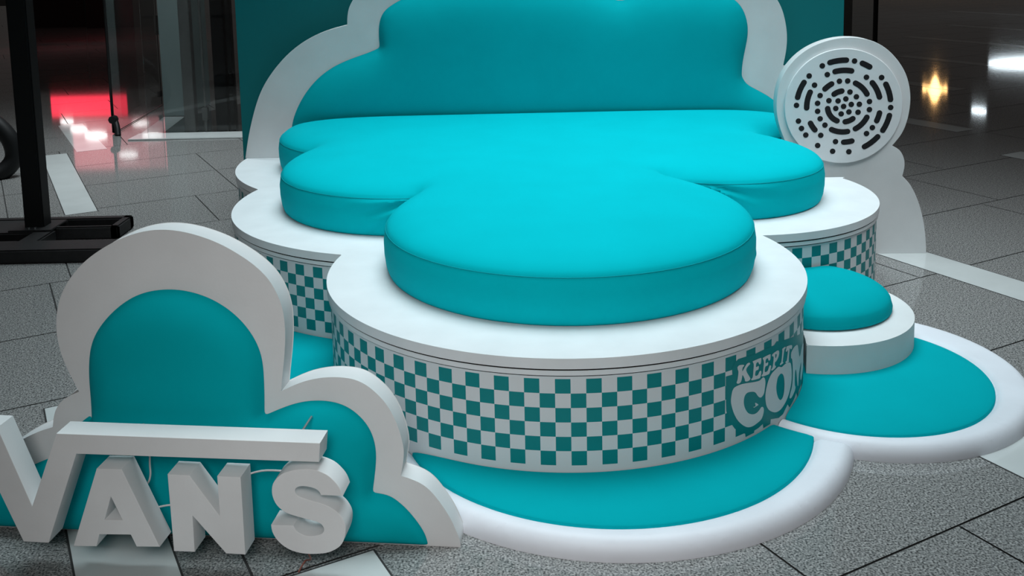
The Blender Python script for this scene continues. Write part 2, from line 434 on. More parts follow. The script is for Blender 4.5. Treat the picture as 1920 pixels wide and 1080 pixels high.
letters_logo = {
 'K': [[(130, 275), (150, 255), (195, 250), (200, 262), (185, 280), (182, 320), (215, 262), (235, 235), (260, 228), (262, 245), (245, 262), (222, 310), (262, 385), (265, 405), (240, 425), (212, 425), (205, 400), (185, 360), (178, 385), (172, 415), (160, 440), (135, 452), (120, 440), (130, 410), (140, 330), (132, 300)]],
 'E': [[(290, 215), (310, 205), (375, 178), (383, 190), (378, 235), (362, 245), (350, 222), (330, 235), (328, 275), (355, 262), (352, 300), (325, 315), (318, 365), (345, 360), (365, 320), (380, 315), (383, 335), (372, 385), (345, 400), (285, 415), (277, 402), (292, 380), (300, 300), (303, 245)]],
 'E2': [[(398, 180), (410, 170), (475, 138), (482, 150), (478, 195), (462, 205), (452, 180), (432, 195), (430, 235), (455, 222), (452, 255), (427, 270), (420, 325), (450, 315), (470, 262), (485, 258), (487, 275), (470, 340), (445, 358), (395, 375), (387, 362), (400, 340), (408, 260), (410, 215)]],
 'P': [[(498, 145), (510, 130), (555, 98), (572, 105), (572, 140), (560, 180), (540, 215), (530, 222), (527, 255), (540, 265), (530, 285), (497, 312), (490, 300), (505, 270), (515, 170), (500, 160)], [(532, 140), (545, 135), (545, 160), (533, 180)]],
 'I': [[(605, 90), (612, 75), (640, 58), (640, 75), (628, 95), (612, 215), (622, 225), (600, 245), (583, 253), (585, 235), (597, 215), (607, 115)]],
 'T': [[(650, 75), (655, 55), (708, 40), (708, 75), (698, 85), (692, 75), (685, 85), (675, 200), (680, 212), (660, 230), (642, 230), (645, 212), (655, 200), (668, 95), (655, 110), (645, 105)]],
 'C': [[(75, 530), (100, 490), (180, 455), (300, 435), (365, 418), (400, 385), (420, 395), (427, 440), (420, 510), (410, 560), (385, 595), (365, 597), (345, 580), (320, 545), (285, 537), (235, 548), (208, 580), (197, 630), (200, 680), (215, 725), (245, 765), (290, 778), (330, 765), (360, 735), (385, 700), (405, 705), (410, 740), (400, 790), (380, 835), (335, 875), (290, 905), (240, 915), (190, 895), (135, 845), (95, 775), (70, 700), (60, 640), (65, 580)]],
 'O': [[(435, 510), (455, 430), (490, 350), (540, 295), (570, 270), (600, 275), (640, 240), (685, 225), (700, 250), (708, 330), (705, 420), (690, 510), (665, 595), (630, 670), (590, 725), (550, 752), (515, 755), (470, 735), (440, 690), (428, 620), (428, 560)], [(548, 440), (560, 385), (590, 345), (615, 355), (628, 410), (630, 480), (622, 560), (605, 610), (585, 625), (565, 605), (548, 550), (543, 490)]],
 'M': [[(700, 180), (703, 120), (735, 60), (765, 38), (775, 60), (792, 165), (815, 60), (830, 20), (838, 60), (835, 200), (825, 300), (810, 400), (800, 405), (800, 350), (808, 220), (785, 340), (778, 460), (768, 465), (757, 330), (750, 300), (742, 340), (740, 460), (748, 490), (735, 540), (705, 600), (685, 605), (690, 560), (710, 480), (718, 380), (718, 280), (712, 195)]],
 'spark': [[(298, 700), (322, 690), (318, 655), (353, 675), (330, 692), (308, 706)]],
}
for k, lp in letters_logo.items():
    wrap('printed_sparkle' if k == 'spark' else 'printed_letter', [spline([l+[l[0]]], 3) for l in lp], PRINTW, .0016, pod)

# ------------------------------------------------------------------ big seat cushion
cF = (.198, 3.664, .678); cL = (-.459, 4.632, .619); cR = (.947, 4.622, .482); cLB = (-.60, 5.50, .68); cRB = (1.0, 5.36, .56)
def seat_pred(x, y):
    if y > 5.52: return False
    if x > 1.27 and 4.955 < y < 5.08: return False
    return any(circ(c, x, y) for c in (cF, cL, cR, cLB, cRB)) or (4.2 < y and -.5 < x < 1.0 and y > 4.2)
raw = star(.2, 4.55, seat_pred, 3., 720)
def relax(poly, it):
    for _ in range(it):
        n = len(poly); poly = [((poly[i-1][0]+2*poly[i][0]+poly[(i+1) % n][0])/4, (poly[i-1][1]+2*poly[i][1]+poly[(i+1) % n][1])/4) for i in range(n)]
    return poly
seat_line = resample(relax(raw, 10), .016)
SEAT_H = .162
def normals2(poly):
    n = len(poly); out = []
    for i in range(n):
        t = Vector((poly[(i+1) % n][0]-poly[i-1][0], poly[(i+1) % n][1]-poly[i-1][1])).normalized(); out.append(Vector((t.y, -t.x)))
    return out
def seat_mesh():
    zt = ZT+SEAT_H
    pf = plump([(x, y+.6 if y > 5.42 else y) for x, y in seat_line], .17)
    core = resample([(x, y+.6 if y > 5.42 else y) for x, y in seat_line], .05)
    def crown(d, x, y):
        if y > 5.1: d = seg_dist(x, y, core)
        t = min(d/.11, 1)
        return zt + .032*sqrt(1-(1-t)**2) + .066*pf(d, x, y)
    bm, poly = puff(seat_line, crown, .022, rings=(.004, .010, .018, .03, .045))
    # side wall rings under the rim
    nrm = normals2(poly); n = len(poly)
    keys = [(0, 0), (.012, .004), (.045, .009), (.09, .008), (.13, .003), (.155, -.006), (SEAT_H-.001, -.014)]
    def bulge(z):
        for (za, a), (zb_, b) in zip(keys[:-1], keys[1:]):
            if z <= zb_: return a+(b-a)*(z-za)/(zb_-za)
        return keys[-1][1]
    NR = 22; drops = [(SEAT_H-.001)*k/NR for k in range(NR+1)]
    corners = [(-.36, 4.03, 1., 1), (.80, 4.03, .6, -1)]
    allr = []
    for dz in drops:
        row = []
        for i in range(n):
            o_ = bulge(dz); px_, py_ = poly[i]
            for wx, wy, amp, sg in corners:
                sdist = (wx-px_)*sg
                if 0 < sdist < .36 and 3.95 < py_ < 4.25:
                    th = atan2(dz+.006, sdist+.012); win = (sdist/.05 if sdist < .05 else 1-(sdist-.05)/.31)
                    o_ += amp*.019*win*sin(th*19)*min(1, dz/.02)*(1-min(1, dz/SEAT_H)**4)
            dq = sqrt((px_-.83)**2+(py_-3.45)**2)          # small pulled fold at the lower right of the front lobe
            if dq < .3: o_ += .0035*(1-dq/.3)*math.exp(-((dz-.09-dq*.12)/.008)**2)
            row.append(bm.verts.new((px_+nrm[i].x*o_, py_+nrm[i].y*o_, zt-dz)))
        allr.append(row)
    for a_, b_ in zip(allr[:-1], allr[1:]):
        for i in range(n):
            j = (i+1) % n; bm.faces.new((b_[i], b_[j], a_[j], a_[i]))
    bm.faces.new(allr[-1][::-1])
    bmesh.ops.remove_doubles(bm, verts=bm.verts, dist=1e-5)
    return from_bm(bm, 'seat'), poly
sm, sp_ = seat_mesh()
seat = empty('seat_cushion', (.2, 4.4, ZT))
tag(seat, 'large bright turquoise cloud-shaped seat cushion on top of the white podium', 'cushion')
link('stretch_cover', sm, TEAL, seat, smooth=60)
nr = normals2(sp_)
link('seam', tube([(p[0]+q.x*.001, p[1]+q.y*.001, ZT+SEAT_H-.001) for p, q in zip(sp_, nr)], .0018, 6, True), SEAM, seat)

# ------------------------------------------------------------------ back panel, backrest board, backrest pad
fp = Frame((-1.6, 5.86, 0))
l0 = fp.px(457, 300)[0]; l1 = fp.px(1581.7, 60)[0]
bp = board('back_panel', [[(l0, 0), (l1, 0), (l1, 2.75), (l0, 2.75)]], .06, TEALWALL, fp)
tag(bp, 'tall flat turquoise panel standing behind the cloud backrest', 'panel')
fb = Frame((-1.5, 5.66, 0))
seg = [[(460, 297), (465, 259), (474, 218), (488, 171), (511, 134), (541, 99), (578, 72), (615, 56), (651, 47)],
       [(651, 47), (651, 32), (654, 14), (662, 0), (690, -45), (760, -85), (900, -108), (1050, -105), (1165, -75)],
       [(1165, -75), (1250, -105), (1350, -90), (1420, -50), (1459, 0), (1470, 28), (1476, 60), (1475, 93), (1468, 125)],
       [(1468, 125), (1500, 128), (1540, 142), (1560, 158), (1572, 180), (1578, 200)], [(1578, 200), (1566, 275)]]
pl = spline([fb.pts(s) for s in seg]); pl = [(x, max(z, ZT)) for x, z in pl]
pl[0] = (pl[0][0], ZT); pl[-1] = (pl[-1][0], ZT)
back = board('backrest_board', [pl], .08, SHELL, fb)
tag(back, 'white cloud-shaped backrest board standing at the rear of the podium', 'backrest')
fpad = Frame((-1.5, 5.655, 0))
seg = [[(547, 240), (549, 227), (555, 208), (569, 180), (592, 150), (624, 125), (661, 109), (694, 98), (712, 89)],
       [(712, 89), (710, 65), (711, 42), (719, 21), (740, 6), (780, -14), (860, -30), (980, -32), (1080, -20), (1165, 3)],
       [(1165, 3), (1230, -22), (1310, -22), (1360, -10), (1378, 0), (1392, 14), (1402, 42), (1402, 69), (1396, 97), (1391, 125), (1391, 143)],
       [(1391, 143), (1401, 158), (1424, 171), (1447, 185), (1480, 215), (1490, 250)], [(1490, 250), (1480, 262)], [(560, 262), (547, 240)]]
pp = relax(resample(spline([fpad.pts(s) for s in seg]), .02), 2)
ppf = plump(pp, .085)
bm, _ = puff(pp, lambda d, x, y: .125*ppf(d, x, y), .03, rings=(.003, .008, .016, .028, .045, .07))
pad = link('backrest_pad', from_bm(bm, 'pad'), TEALPAD, None, fpad.matrix(), smooth=60)
tag(pad, 'padded turquoise cloud cushion fixed on the white backrest board above the seat', 'cushion')

# ------------------------------------------------------------------ floor mats around the podium
MFo = (.303, 3.21, .783); MFi = (.287, 3.18, .668); MRo = (1.225, 3.485, .588); MRi = (1.2, 3.44, .465); MLo = (-.75, 3.45, .66); MLi = (-.76, 3.48, .52)
def region_mesh(circles, pred, height, bounds, step=.022):
    x0, x1, y0, y1 = bounds; pts = []; edges = []
    def add(poly):
        s = len(pts); pts.extend(Vector(p) for p in poly); n = len(poly); edges.extend((s+i, s+(i+1) % n) for i in range(n))
    for c, offs in circles:
        for of in offs:
            n = int(2*pi*(c[2]+of)/.02); add([(c[0]+cos(2*pi*i/n)*(c[2]+of), c[1]+sin(2*pi*i/n)*(c[2]+of)) for i in range(n)])
    y = y0
    while y < y1:
        x = x0
        while x < x1:
            if pred(x, y): pts.append(Vector((x, y)))
            x += step
        y += step
    vs_, _, fs, *_ = delaunay_2d_cdt(pts, edges, [], 0, 1e-6)
    bm = bmesh.new(); V = [bm.verts.new((v.x, v.y, height(v.x, v.y))) for v in vs_]
    for f in fs:
        cx = sum(vs_[i].x for i in f)/len(f); cy = sum(vs_[i].y for i in f)/len(f)
        if not pred(cx, cy): continue
        try: bm.faces.new([V[i] for i in f])
        except ValueError: pass
    bmesh.ops.delete(bm, geom=[v for v in bm.verts if not v.link_faces], context='VERTS')
    for f in bm.faces:
        f.normal_update()
        if f.normal.z < 0: f.normal_flip()
    me = bpy.data.meshes.new('mat'); bm.to_mesh(me); bm.free(); return me
def rr(c, x, y): return c[2]-sqrt((x-c[0])**2+(y-c[1])**2)
def rnd(d, R, H): t = max(0, min(d/R, 1)); return H*sqrt(max(0, 1-(1-t)**2))
RO = [-.001, -.004, -.010, -.018, -.028, -.04]
def make_mat(name, outer, inner, cut, label, loc):
    root = empty(name, loc); tag(root, label, 'floor cushion', 'soft turquoise floor cushions round the podium')
    def pout(x, y):
        if not circ(outer, x, y): return False
        if podium_pred(x, y, -.009): return False
        return not any(circ(c, x, y) for c in cut)
    def pin(x, y): return pout(x, y) and circ(inner, x, y)
    def dcut(x, y): return min([-rr(c, x, y) for c in cut]+[9])
    def hout(x, y):
        h = min(rnd(rr(outer, x, y), .04, .056), rnd(dcut(x, y), .018, .03)+.026)
        di = -rr(inner, x, y)                       # dips a little where the pad is set in
        return h - .016*max(0, 1-max(di, 0)/.03)**2
    def hin(x, y): 
        d = min(rr(inner, x, y), dcut(x, y)); return .034+.013*max(0, min(d/.001, 1))+min(rnd(rr(inner, x, y), .09, .020), rnd(dcut(x, y), .05, .020))
    b = (outer[0]-outer[2], outer[0]+outer[2], outer[1]-outer[2], outer[1]+outer[2])
    cs = [(outer, [0]+RO), (inner, [-.008, 0, .008, .018, .03])]+[(c, [0, .002, .006, .012, .018]) for c in cut]
    pc = [((c[0], c[1], c[2]-.009), [0]) for c in (FR, LM, RM)]
    link('border', region_mesh(cs+pc, lambda x, y: pout(x, y) and not circ(inner, x, y, -.008), hout, b), VINYL, root, smooth=50)
    link('pad', region_mesh([(inner, [0, -.001, -.003, -.006, -.012, -.022, -.035, -.05])]+[(c, [0, .001, .003, .01, .02, .035]) for c in cut]+pc, pin, hin, b), TEALPAD, root, smooth=50)
make_mat('floor_mat', MRo, MRi, [], 'turquoise floor cushion with white border under the small round step, right of the podium', (1.3, 3.4, 0))
make_mat('floor_mat', MFo, MFi, [MRo], 'turquoise crescent floor cushion with white border in front of the checkered podium', (.3, 2.55, 0))
make_mat('floor_mat', MLo, MLi, [MFo], 'turquoise floor cushion partly hidden behind the white cloud sign, left of the podium', (-.75, 3.2, 0))

# small round step and its cushion
ST = (1.135, 3.79, .395)
so = star(1.3, 3.7, lambda x, y: circ(ST, x, y) and not podium_pred(x, y, .001), 1., 240)
stp = empty('round_step', (1.3, 3.7, 0)); tag(stp, 'low round white step beside the podium on the right floor cushion', 'step')
bm = prism(so, .064, .172); bmesh.ops.bevel(bm, geom=[e for e in bm.edges if abs(e.verts[0].co.z-.172) < 1e-6 and abs(e.verts[1].co.z-.172) < 1e-6], offset=.003, segments=2, affect='EDGES')
link('step_body', from_bm(bm, 'step'), SHELL, stp, smooth=30)
SC = (1.165, 3.82, .295)
sc = star(1.28, 3.72, lambda x, y: circ(SC, x, y) and not podium_pred(x, y, .001), 1., 240)
def dcirc(x, y): return max(0, SC[2]-sqrt((x-SC[0])**2+(y-SC[1])**2))
bm, pl2 = puff(sc, lambda d, x, y: .172+.035+.055*sqrt(1-(1-min(dcirc(x, y)/.12, 1))**2)+.012*(1-(1-min(dcirc(x, y)/.27,1))**2), .02, rings=(.003, .008, .016, .03, .045))
n = len(pl2); nn = normals2(pl2); prev = None
ringv = [[bm.verts.new((p[0]+q.x*o_, p[1]+q.y*o_, .172+(z if z < .035 else z+.055*sqrt(1-(1-min(dcirc(*p)/.12, 1))**2)+.012*(1-(1-min(dcirc(*p)/.27,1))**2)))) for p, q in zip(pl2, nn)] for o_, z in ((0, .035), (.004, .022), (.003, .008), (-.012, 0))]
for a_, b_ in zip(ringv[:-1], ringv[1:]):
    for i in range(n): bm.faces.new((b_[i], b_[(i+1) % n], a_[(i+1) % n], a_[i]))
bm.faces.new(ringv[-1][::-1]); bmesh.ops.remove_doubles(bm, verts=bm.verts, dist=1e-5)
rc = link('round_cushion', from_bm(bm, 'rc'), TEALPAD, None, None, smooth=60)
tag(rc, 'small round turquoise cushion lying on the low white step', 'cushion')

# ------------------------------------------------------------------ left cloud sign with block letters
P0 = at_z(862, 1026); SL = -.11
fs_ = Frame((P0.x, P0.y, 0), SL)
segs = [[(862, 1026), (862, 1014), (853, 994), (843, 971), (826, 946), (807, 921), (784, 904), (750, 893)],
        [(750, 893), (756, 857), (755, 836), (747, 806), (738, 784), (724, 759), (704, 737), (679, 718), (653, 710), (622, 708), (592, 711), (561, 719), (525.5, 736)],
        [(525.5, 736), (528, 705), (531, 678), (534, 632), (531, 589), (522, 559), (505, 527), (482, 503), (455, 483), (411, 457), (359, 439), (315, 431.5), (270, 434), (222, 450), (178, 476), (148, 502), (124, 535), (111, 567), (106, 604), (109, 637), (118.5, 672), (135, 707), (150, 735)],
        [(150, 735), (130, 744), (117, 753), (108, 765), (103, 778), (100, 802)],
        [(100, 802), (83, 807), (67, 813), (50, 821), (20, 838), (-20, 872), (-60, 930), (-70, 980), (-72, 1012)]]
pl = spline([fs_.pts(s) for s in segs]); pl[0] = (pl[0][0], 0); pl[-1] = (pl[-1][0], 0)
cs_root = empty('cloud_sign', (P0.x-.5, P0.y+.1, 0))
tag(cs_root, 'white cloud-shaped sign board with turquoise padding behind the large block letters', 'sign board')
board('sign_board', [pl], .072, SHELL, fs_, cs_root, bevel=.002)
fpd = Frame((P0.x, P0.y, 0), SL, -.001)
segs = [[(172, 789), (171, 752), (167, 715), (167, 667), (176, 630), (200, 596), (230, 568.5), (267, 548), (315, 541.5), (355.5, 546), (400, 561), (441, 589), (470, 622), (489, 659), (494.5, 696), (496, 740), (496, 779)],
        [(496, 779), (531, 763.7), (565, 753), (603.5, 750), (642, 757), (671.6, 776.5), (693, 802), (703.6, 832), (705.6, 860), (703, 890), (698.6, 923)],
        [(698.6, 923), (731, 930), (759, 951), (783, 979), (797, 1002), (803, 1022)], [(803, 1022), (797, 1036)],
        [(797, 1036), (750, 1046), (703, 1050), (609, 1050), (469, 1046), (325, 1040), (167, 1032), (42, 1022), (-10, 1012)],
        [(-10, 1012), (-35, 1000), (-40, 960), (-20, 925), (0, 905), (30, 885), (63, 872), (88, 860), (122, 850)],
        [(122, 850), (129, 825), (140, 803), (172, 776)]]
pq = [(x, max(z, .003)) for x, z in spline([fpd.pts(s) for s in segs])]
pq = relax(resample(pq, .012), 2)
pqf = plump(pq, .045, .012)
bm, _ = puff(pq, lambda d, x, y: .065*pqf(d, x, y), .018, rings=(.002, .006, .012, .02, .032))
link('pad', from_bm(bm, 'signpad'), TEALPAD, cs_root, fpd.matrix(), smooth=60)

fl = Frame((P0.x, P0.y, 0), SL, -.20)
LETD = .068
def letter(name, loops, label, curved=False):
    L = [fl.pts(l) for l in loops]
    o = board(name, L, LETD, SHELL, fl, None, bevel=.0012, smooth=22)
    tag(o, label, 'letter', 'white block letters of the sign'); return o
letter('letter_v', [[(105.5, 813), (600, 831), (598, 866.6), (143, 851), (91, 1018), (44, 1015.5), (7, 939), (-60, 799), (-5, 802), (60.4, 949)]], 'white block letter V whose right arm runs into a long bar over the other letters')
letter('letter_a', [[(181, 879), (228, 880), (299.4, 1025.5), (256, 1025), (245, 1002.7), (186, 1002), (181, 1024.6), (137.5, 1024)], [(207.7, 931), (229.6, 975.5), (196, 975)]], 'white block letter A under the left end of the long bar')
letter('letter_n', [[(314, 889.5), (355, 891.5), (412, 968), (407, 893), (451, 895), (460, 1040), (424, 1038), (361, 967), (365, 1035), (326, 1033.5)]], 'white block letter N in the middle under the long bar')
def s_(pts): return [(490+x/4.695, 840+y/4.695) for x, y in pts]
Ssegs = [s_([(717, 424), (690, 355), (640, 290), (570, 232), (470, 193), (380, 186), (290, 195), (200, 220), (140, 262), (100, 320), (92, 390), (110, 460), (150, 520), (220, 572), (320, 606), (420, 632), (500, 655), (540, 688), (550, 725), (530, 755), (480, 772), (420, 776), (360, 762), (310, 730), (283, 684)]),
         s_([(283, 684), (85, 678)]),
         s_([(85, 678), (95, 735), (130, 800), (190, 860), (270, 905), (370, 930), (470, 934), (570, 925), (650, 895), (705, 850), (735, 780), (742, 700), (725, 640), (680, 575), (620, 530), (550, 495), (460, 470), (380, 445), (320, 420), (297, 385), (305, 355), (345, 338), (410, 342), (470, 358), (505, 382), (525, 416)]),
         s_([(525, 416), (717, 424)])]
letter('letter_s', [spline(Ssegs, 3)], 'white block letter S under the right end of the long bar')

# metal pins holding the letters and the thin cables behind them
def pin(u, v, name='mounting_pin', lab='', dz=0., d0=-.13, d1=-.055, tgt=None):
    fa = Frame((P0.x, P0.y, 0), SL, d1); fb_ = Frame((P0.x, P0.y, 0), SL, d0)
    a = fa.px(u, v); A_ = fa.o+fa.e*a[0]+Vector((0, 0, a[1])); B_ = A_+fa.n*(d0-d1)+Vector((0, 0, dz))
    o = link(name, tube([A_+fa.n*.01, B_], .0035), CHROME); tag(o, lab, 'pin', 'metal pins of the letter bar')
pin(582, 785, lab='thin steel pin joining the right end of the long bar to the turquoise pad')
pin(273, 792, lab='thin steel pin joining the middle of the long bar to the turquoise pad')
def cable(pxs, d0, d1, m, label, name='cable', r=.0026):
    out = []
    for i, (u, v) in enumerate(pxs):
        t = i/(len(pxs)-1); f = Frame((P0.x, P0.y, 0), SL, d0+(d1-d0)*t); a = f.px(u, v); out.append(tuple(f.o+f.e*a[0]+Vector((0, 0, max(a[1], .004)))))
    o = link(name, tube(smooth_path(out), r), m); tag(o, label, 'cable'); return o
cable([(281, 845), (281, 870), (282, 890), (277, 906), (262, 918)], -.09, -.11, CABLE, 'thin white cable hanging from the long bar between letters A and N')
cable([(287, 954), (300, 950), (318, 947), (332, 948)], -.13, -.13, CABLE, 'thin white cable between letters A and N')
cable([(455, 896), (470, 888), (490, 883), (510, 882), (545, 884)], -.13, -.13, CABLE, 'thin white cable between letters N and S')
a0 = at_z(560, 1072, .004); a1 = at_z(572, 1052, .004)
f = Frame((P0.x, P0.y, 0), SL, -.16); q = f.px(577, 1035); q = f.o+f.e*q[0]+Vector((0, 0, q[1]))
o = link('cable', tube(smooth_path([q, q*.6+a1*.4+Vector((.01, 0, -.01)), a1, a0]), .0024), RED_CABLE); tag(o, 'thin reddish cable hanging from letter S to the floor', 'cable')

# ------------------------------------------------------------------ right cloud sign with round plate
fr = Frame((1.845, 4.965, 0), -.04)
segs = [[(1737, 474), (1735, 440), (1730, 407), (1720, 373), (1707, 347), (1692, 330)],
        [(1692, 330), (1696, 313), (1695, 297), (1687, 282), (1673, 273)],
        [(1673, 273), (1692, 251), (1702, 224), (1707, 196), (1707, 170), (1700, 140), (1685, 114), (1662, 90), (1634, 75), (1600, 69.5), (1565, 72), (1530, 83), (1500, 101), (1475, 128), (1460, 160), (1455, 200), (1460, 235), (1472, 265)],
        [(1472, 265), (1458, 275), (1452, 290), (1450, 310), (1452, 325)],
        [(1452, 325), (1450, 345), (1449, 375), (1448, 410), (1448, 445), (1448, 474)]]
pl = spline([fr.pts(s) for s in segs]); pl[0] = (pl[0][0], 0); pl[-1] = (pl[-1][0], 0)
xl = min(p[0] for p in pl)
stand = empty('round_sign', (1.6, 4.97, 0)); tag(stand, 'white cloud-shaped sign with a round head standing at the right rear of the podium', 'sign')
board('sign_board', [pl], .075, SHELL, fr, stand)
fd = Frame((1.845, 4.965, 0), -.04, -.014)
dc = fd.pts([(1581.5, 199.5), (1471, 199), (1692, 200), (1582, 92), (1581, 307)])
cx_, cz_ = dc[0]; rx = (dc[2][0]-dc[1][0])/2; rz = (dc[3][1]-dc[4][1])/2
disc = [(cx_+cos(2*pi*k/120)*rx, cz_+sin(2*pi*k/120)*rz) for k in range(120)]
board('round_plate', [disc], .014, WHITE, fd, stand, bevel=.003)
# plain ring pattern of dashes and dots (a neutral stand-in for the printed code)
fi = Frame((1.845, 4.965, 0), -.04, -.0152)
def capsule(cx, cz, r, a0, a1, w_):
    out = []; n = max(2, int(abs(a1-a0)*14))
    for k in range(n+1): a = a0+(a1-a0)*k/n; out.append((cx+cos(a)*(r+w_), cz+sin(a)*(r+w_)))
    for k in range(1, 8): t = a1; b = pi*k/8; out.append((cx+cos(t)*r+w_*(cos(t)*cos(b)-sin(t)*sin(b)), cz+sin(t)*r+w_*(sin(t)*cos(b)+cos(t)*sin(b))))
    for k in range(n+1): a = a1+(a0-a1)*k/n; out.append((cx+cos(a)*(r-w_), cz+sin(a)*(r-w_)))
    for k in range(1, 8): t = a0; b = pi+pi*k/8; out.append((cx+cos(t)*r+w_*(cos(t)*cos(b)-sin(t)*sin(b)), cz+sin(t)*r+w_*(sin(t)*cos(b)+cos(t)*sin(b))))
    return out
rnd_ = random.Random(11); w_ = rx*.0475; ink_pts = []
rings_ = [(.80, 36), (.625, 28), (.445, 20), (.27, 12), (.135, 6)]
for rf, n in rings_:
    k = 0; off = rnd_.random()*.3
    while k < n:
        ln = rnd_.choice((0, 0, 1, 2)) if rf > .2 else 0
        if rf > .5 and rnd_.random() < .12: k += 1; continue
        ln = min(ln, n-k-1)
        a0 = 2*pi*k/n+off; a1 = 2*pi*(k+ln)/n+off
        ink_pts.append(capsule(cx_, cz_, rx*rf, a0, a1+1e-3, w_)); k += ln+1 if rf > .2 else 1
        if rf > .5 and ln == 0 and rnd_.random() < .25: k += 1
ink_pts.append(capsule(cx_, cz_, .0005, 0, .001, w_))
link('ring_pattern', slab(ink_pts, .0012, 0), INK, stand, fi.matrix())

# ------------------------------------------------------------------ black stand with pole, left
bs = empty('barrier_stand', (-2.6, 5.45, 0)); tag(bs, 'black plastic stand base with an upright black pole, at the left', 'stand')
def rotbox(x0, x1, y0, y1, z0, z1, bev=.006): return box_bm(x0, x1, y0, y1, z0, z1, None, bev)
bm = bmesh.new()
for (x0, x1, y0, y1, z0, z1) in ((-3.7, -1.9, 5.09, 5.27, .0, .075), (-3.7, -2.24, 5.70, 5.76, .0, .075), (-2.29, -2.24, 5.52, 5.76, 0, .075), (-2.62, -2.24, 5.52, 5.55, 0, .075),
                                 (-3.3, -2.60, 5.44, 5.72, .0, .07), (-2.69, -2.58, 5.25, 5.50, 0, .07), (-3.3, -2.92, 5.25, 5.50, 0, .07), (-2.92, -2.69, 5.25, 5.29, 0, .07), (-2.92, -2.69, 5.25, 5.5, 0, .012), (-2.62, -2.26, 5.54, 5.72, 0, .012)):
    box_bm(x0, x1, y0, y1, z0, z1, bm, .008)
link('stand_base', from_bm(bm, 'sb'), BLACK, bs, Matrix.Rotation(.0, 4, 'Z'))
pbx = at_z(72, 425, .07)
bm = box_bm(pbx.x-.055, pbx.x+.055, pbx.y-.05, pbx.y+.05, .06, 2.9, None, .008); link('pole', from_bm(bm, 'pole'), BLACKM, bs)
bm = box_bm(pbx.x-.12, pbx.x+.12, pbx.y-.11, pbx.y+.11, .068, .08, None, .003); link('foot_plate', from_bm(bm, 'fp'), BLACK, bs)
for dx in (-.015, .02):
    bm = bmesh.new(); bmesh.ops.create_cone(bm, segments=6, radius1=.008, radius2=.008, depth=.01, cap_ends=True, matrix=Matrix.Translation((pbx.x+dx, pbx.y-.08, .084)))
    link('bolt', from_bm(bm, 'bolt'), CHROME, bs)

# ------------------------------------------------------------------ shop front behind (left) and concourse
def vbox(name, x0, x1, y0, y1, z0, z1, m, label, cat, kind=None, bev=.004, group=None):
    o = link(name, from_bm(box_bm(x0, x1, y0, y1, z0, z1, None, bev), name), m); tag(o, label, cat, group, kind); return o
vbox('trim_1', -3.32, -1.2, 8.52, 8.80, 0, .012, INLAY, 'white threshold strip under the shop glass', 'trim', 'structure')
vbox('wall_column', -3.43, -3.215, 9.78, 10.6, 0, 3.4, GREENW, 'pale white column inside the shop front behind the glass', 'column', 'structure')
vbox('grey_post', -2.93, -2.835, 8.86, 8.95, 0, 3.2, GREYM, 'slim grey square post at the shop front, left of the steel bar', 'post')
dpost = link('dark_post', from_bm(box_bm(-2.66, -2.55, 8.90, 9.0, 0, 3.2, None, .004), 'dp'), BLACKM); tag(dpost, 'wide dark metal post at the shop front near the turquoise panel', 'post')
dp2 = link('dark_post', from_bm(box_bm(-2.535, -2.49, 8.92, 9.0, 0, 3.2, None, .004), 'dp2'), DARKW); tag(dp2, 'narrow dark metal post right beside the wide dark one', 'post')
# steel bar with lock
pb = empty('lock_bar', (-2.75, 8.9, 0)); tag(pb, 'thin vertical steel lock bar between the grey post and the dark post', 'bar')
link('bar', tube([(-2.75, 8.9, 0.02), (-2.75, 8.9, 3.0)], .012), GREYM, pb)
link('lock_case', from_bm(box_bm(-2.775, -2.725, 8.87, 8.93, .10, .22, None, .006), 'lc'), GREYM, pb)
link('foot_pin', tube([(-2.75, 8.9, .0), (-2.75, 8.9, .10)], .018), GREYM, pb)
w1 = link('window_1', from_bm(box_bm(-3.25, -1.2, 8.82, 8.832, .012, 3.2), 'w1'), GLASS); tag(w1, 'large clear shop window pane behind the turquoise panel', 'window', None, 'structure')
# open glass door
dA = at_z(215, 251); dB = at_z(305, 198)
dr = empty('door_1', (dA.x, dA.y, 0)); tag(dr, 'open clear glass shop door with black edge strip and floor pivot', 'door', None, 'structure')
dd = Vector((dB.x-dA.x, dB.y-dA.y, 0)); dl = dd.length; dd.normalize(); fdr = Frame((dA.x, dA.y, 0)); fdr.e = dd.copy(); fdr.n = Vector((-dd.y, dd.x, 0))
link('pane', slab([[(0.02, .02), (dl, .02), (dl, 3.0), (0.02, 3.0)]], .010), GLASS, dr, fdr.matrix())
link('edge_strip', slab([[(0, .01), (.02, .01), (.02, 3.0), (0, 3.0)]], .02), BLACKM, dr, fdr.matrix())
link('bottom_strip', slab([[(0, 0.004), (dl, 0.004), (dl, .010), (0, .010)]], .010), GREYM, dr, fdr.matrix())
link('far_edge_strip', slab([[(dl-.012, .02), (dl, .02), (dl, 3.0), (dl-.012, 3.0)]], .014), BLACKM, dr, fdr.matrix())
link('clamp', slab([[(dl-.05, .10), (dl+.02, .10), (dl+.02, .16), (dl-.05, .16)]], .04), BLACKM, dr, fdr.matrix())
link('lock_plate', slab([[(dl-.03, .75), (dl+.10, .75), (dl+.10, .95), (dl-.03, .95)]], .03), GREYM, dr, fdr.matrix())
fs2 = empty('floor_stop', (dA.x+.06, dA.y-.25, 0)); tag(fs2, 'small dark door stop with round knob on the floor at the glass door', 'door stop')
link('lever', tube(smooth_path([(dA.x+.02, dA.y-.02, .13), (dA.x+.05, dA.y-.06, .07), (dA.x+.07, dA.y-.10, .0)]), .026), BLACKM, fs2)
link('knob', tube([(dA.x+.01, dA.y-.06, .135), (dA.x+.01, dA.y+.0, .135)], .036), BLACKM, fs2)
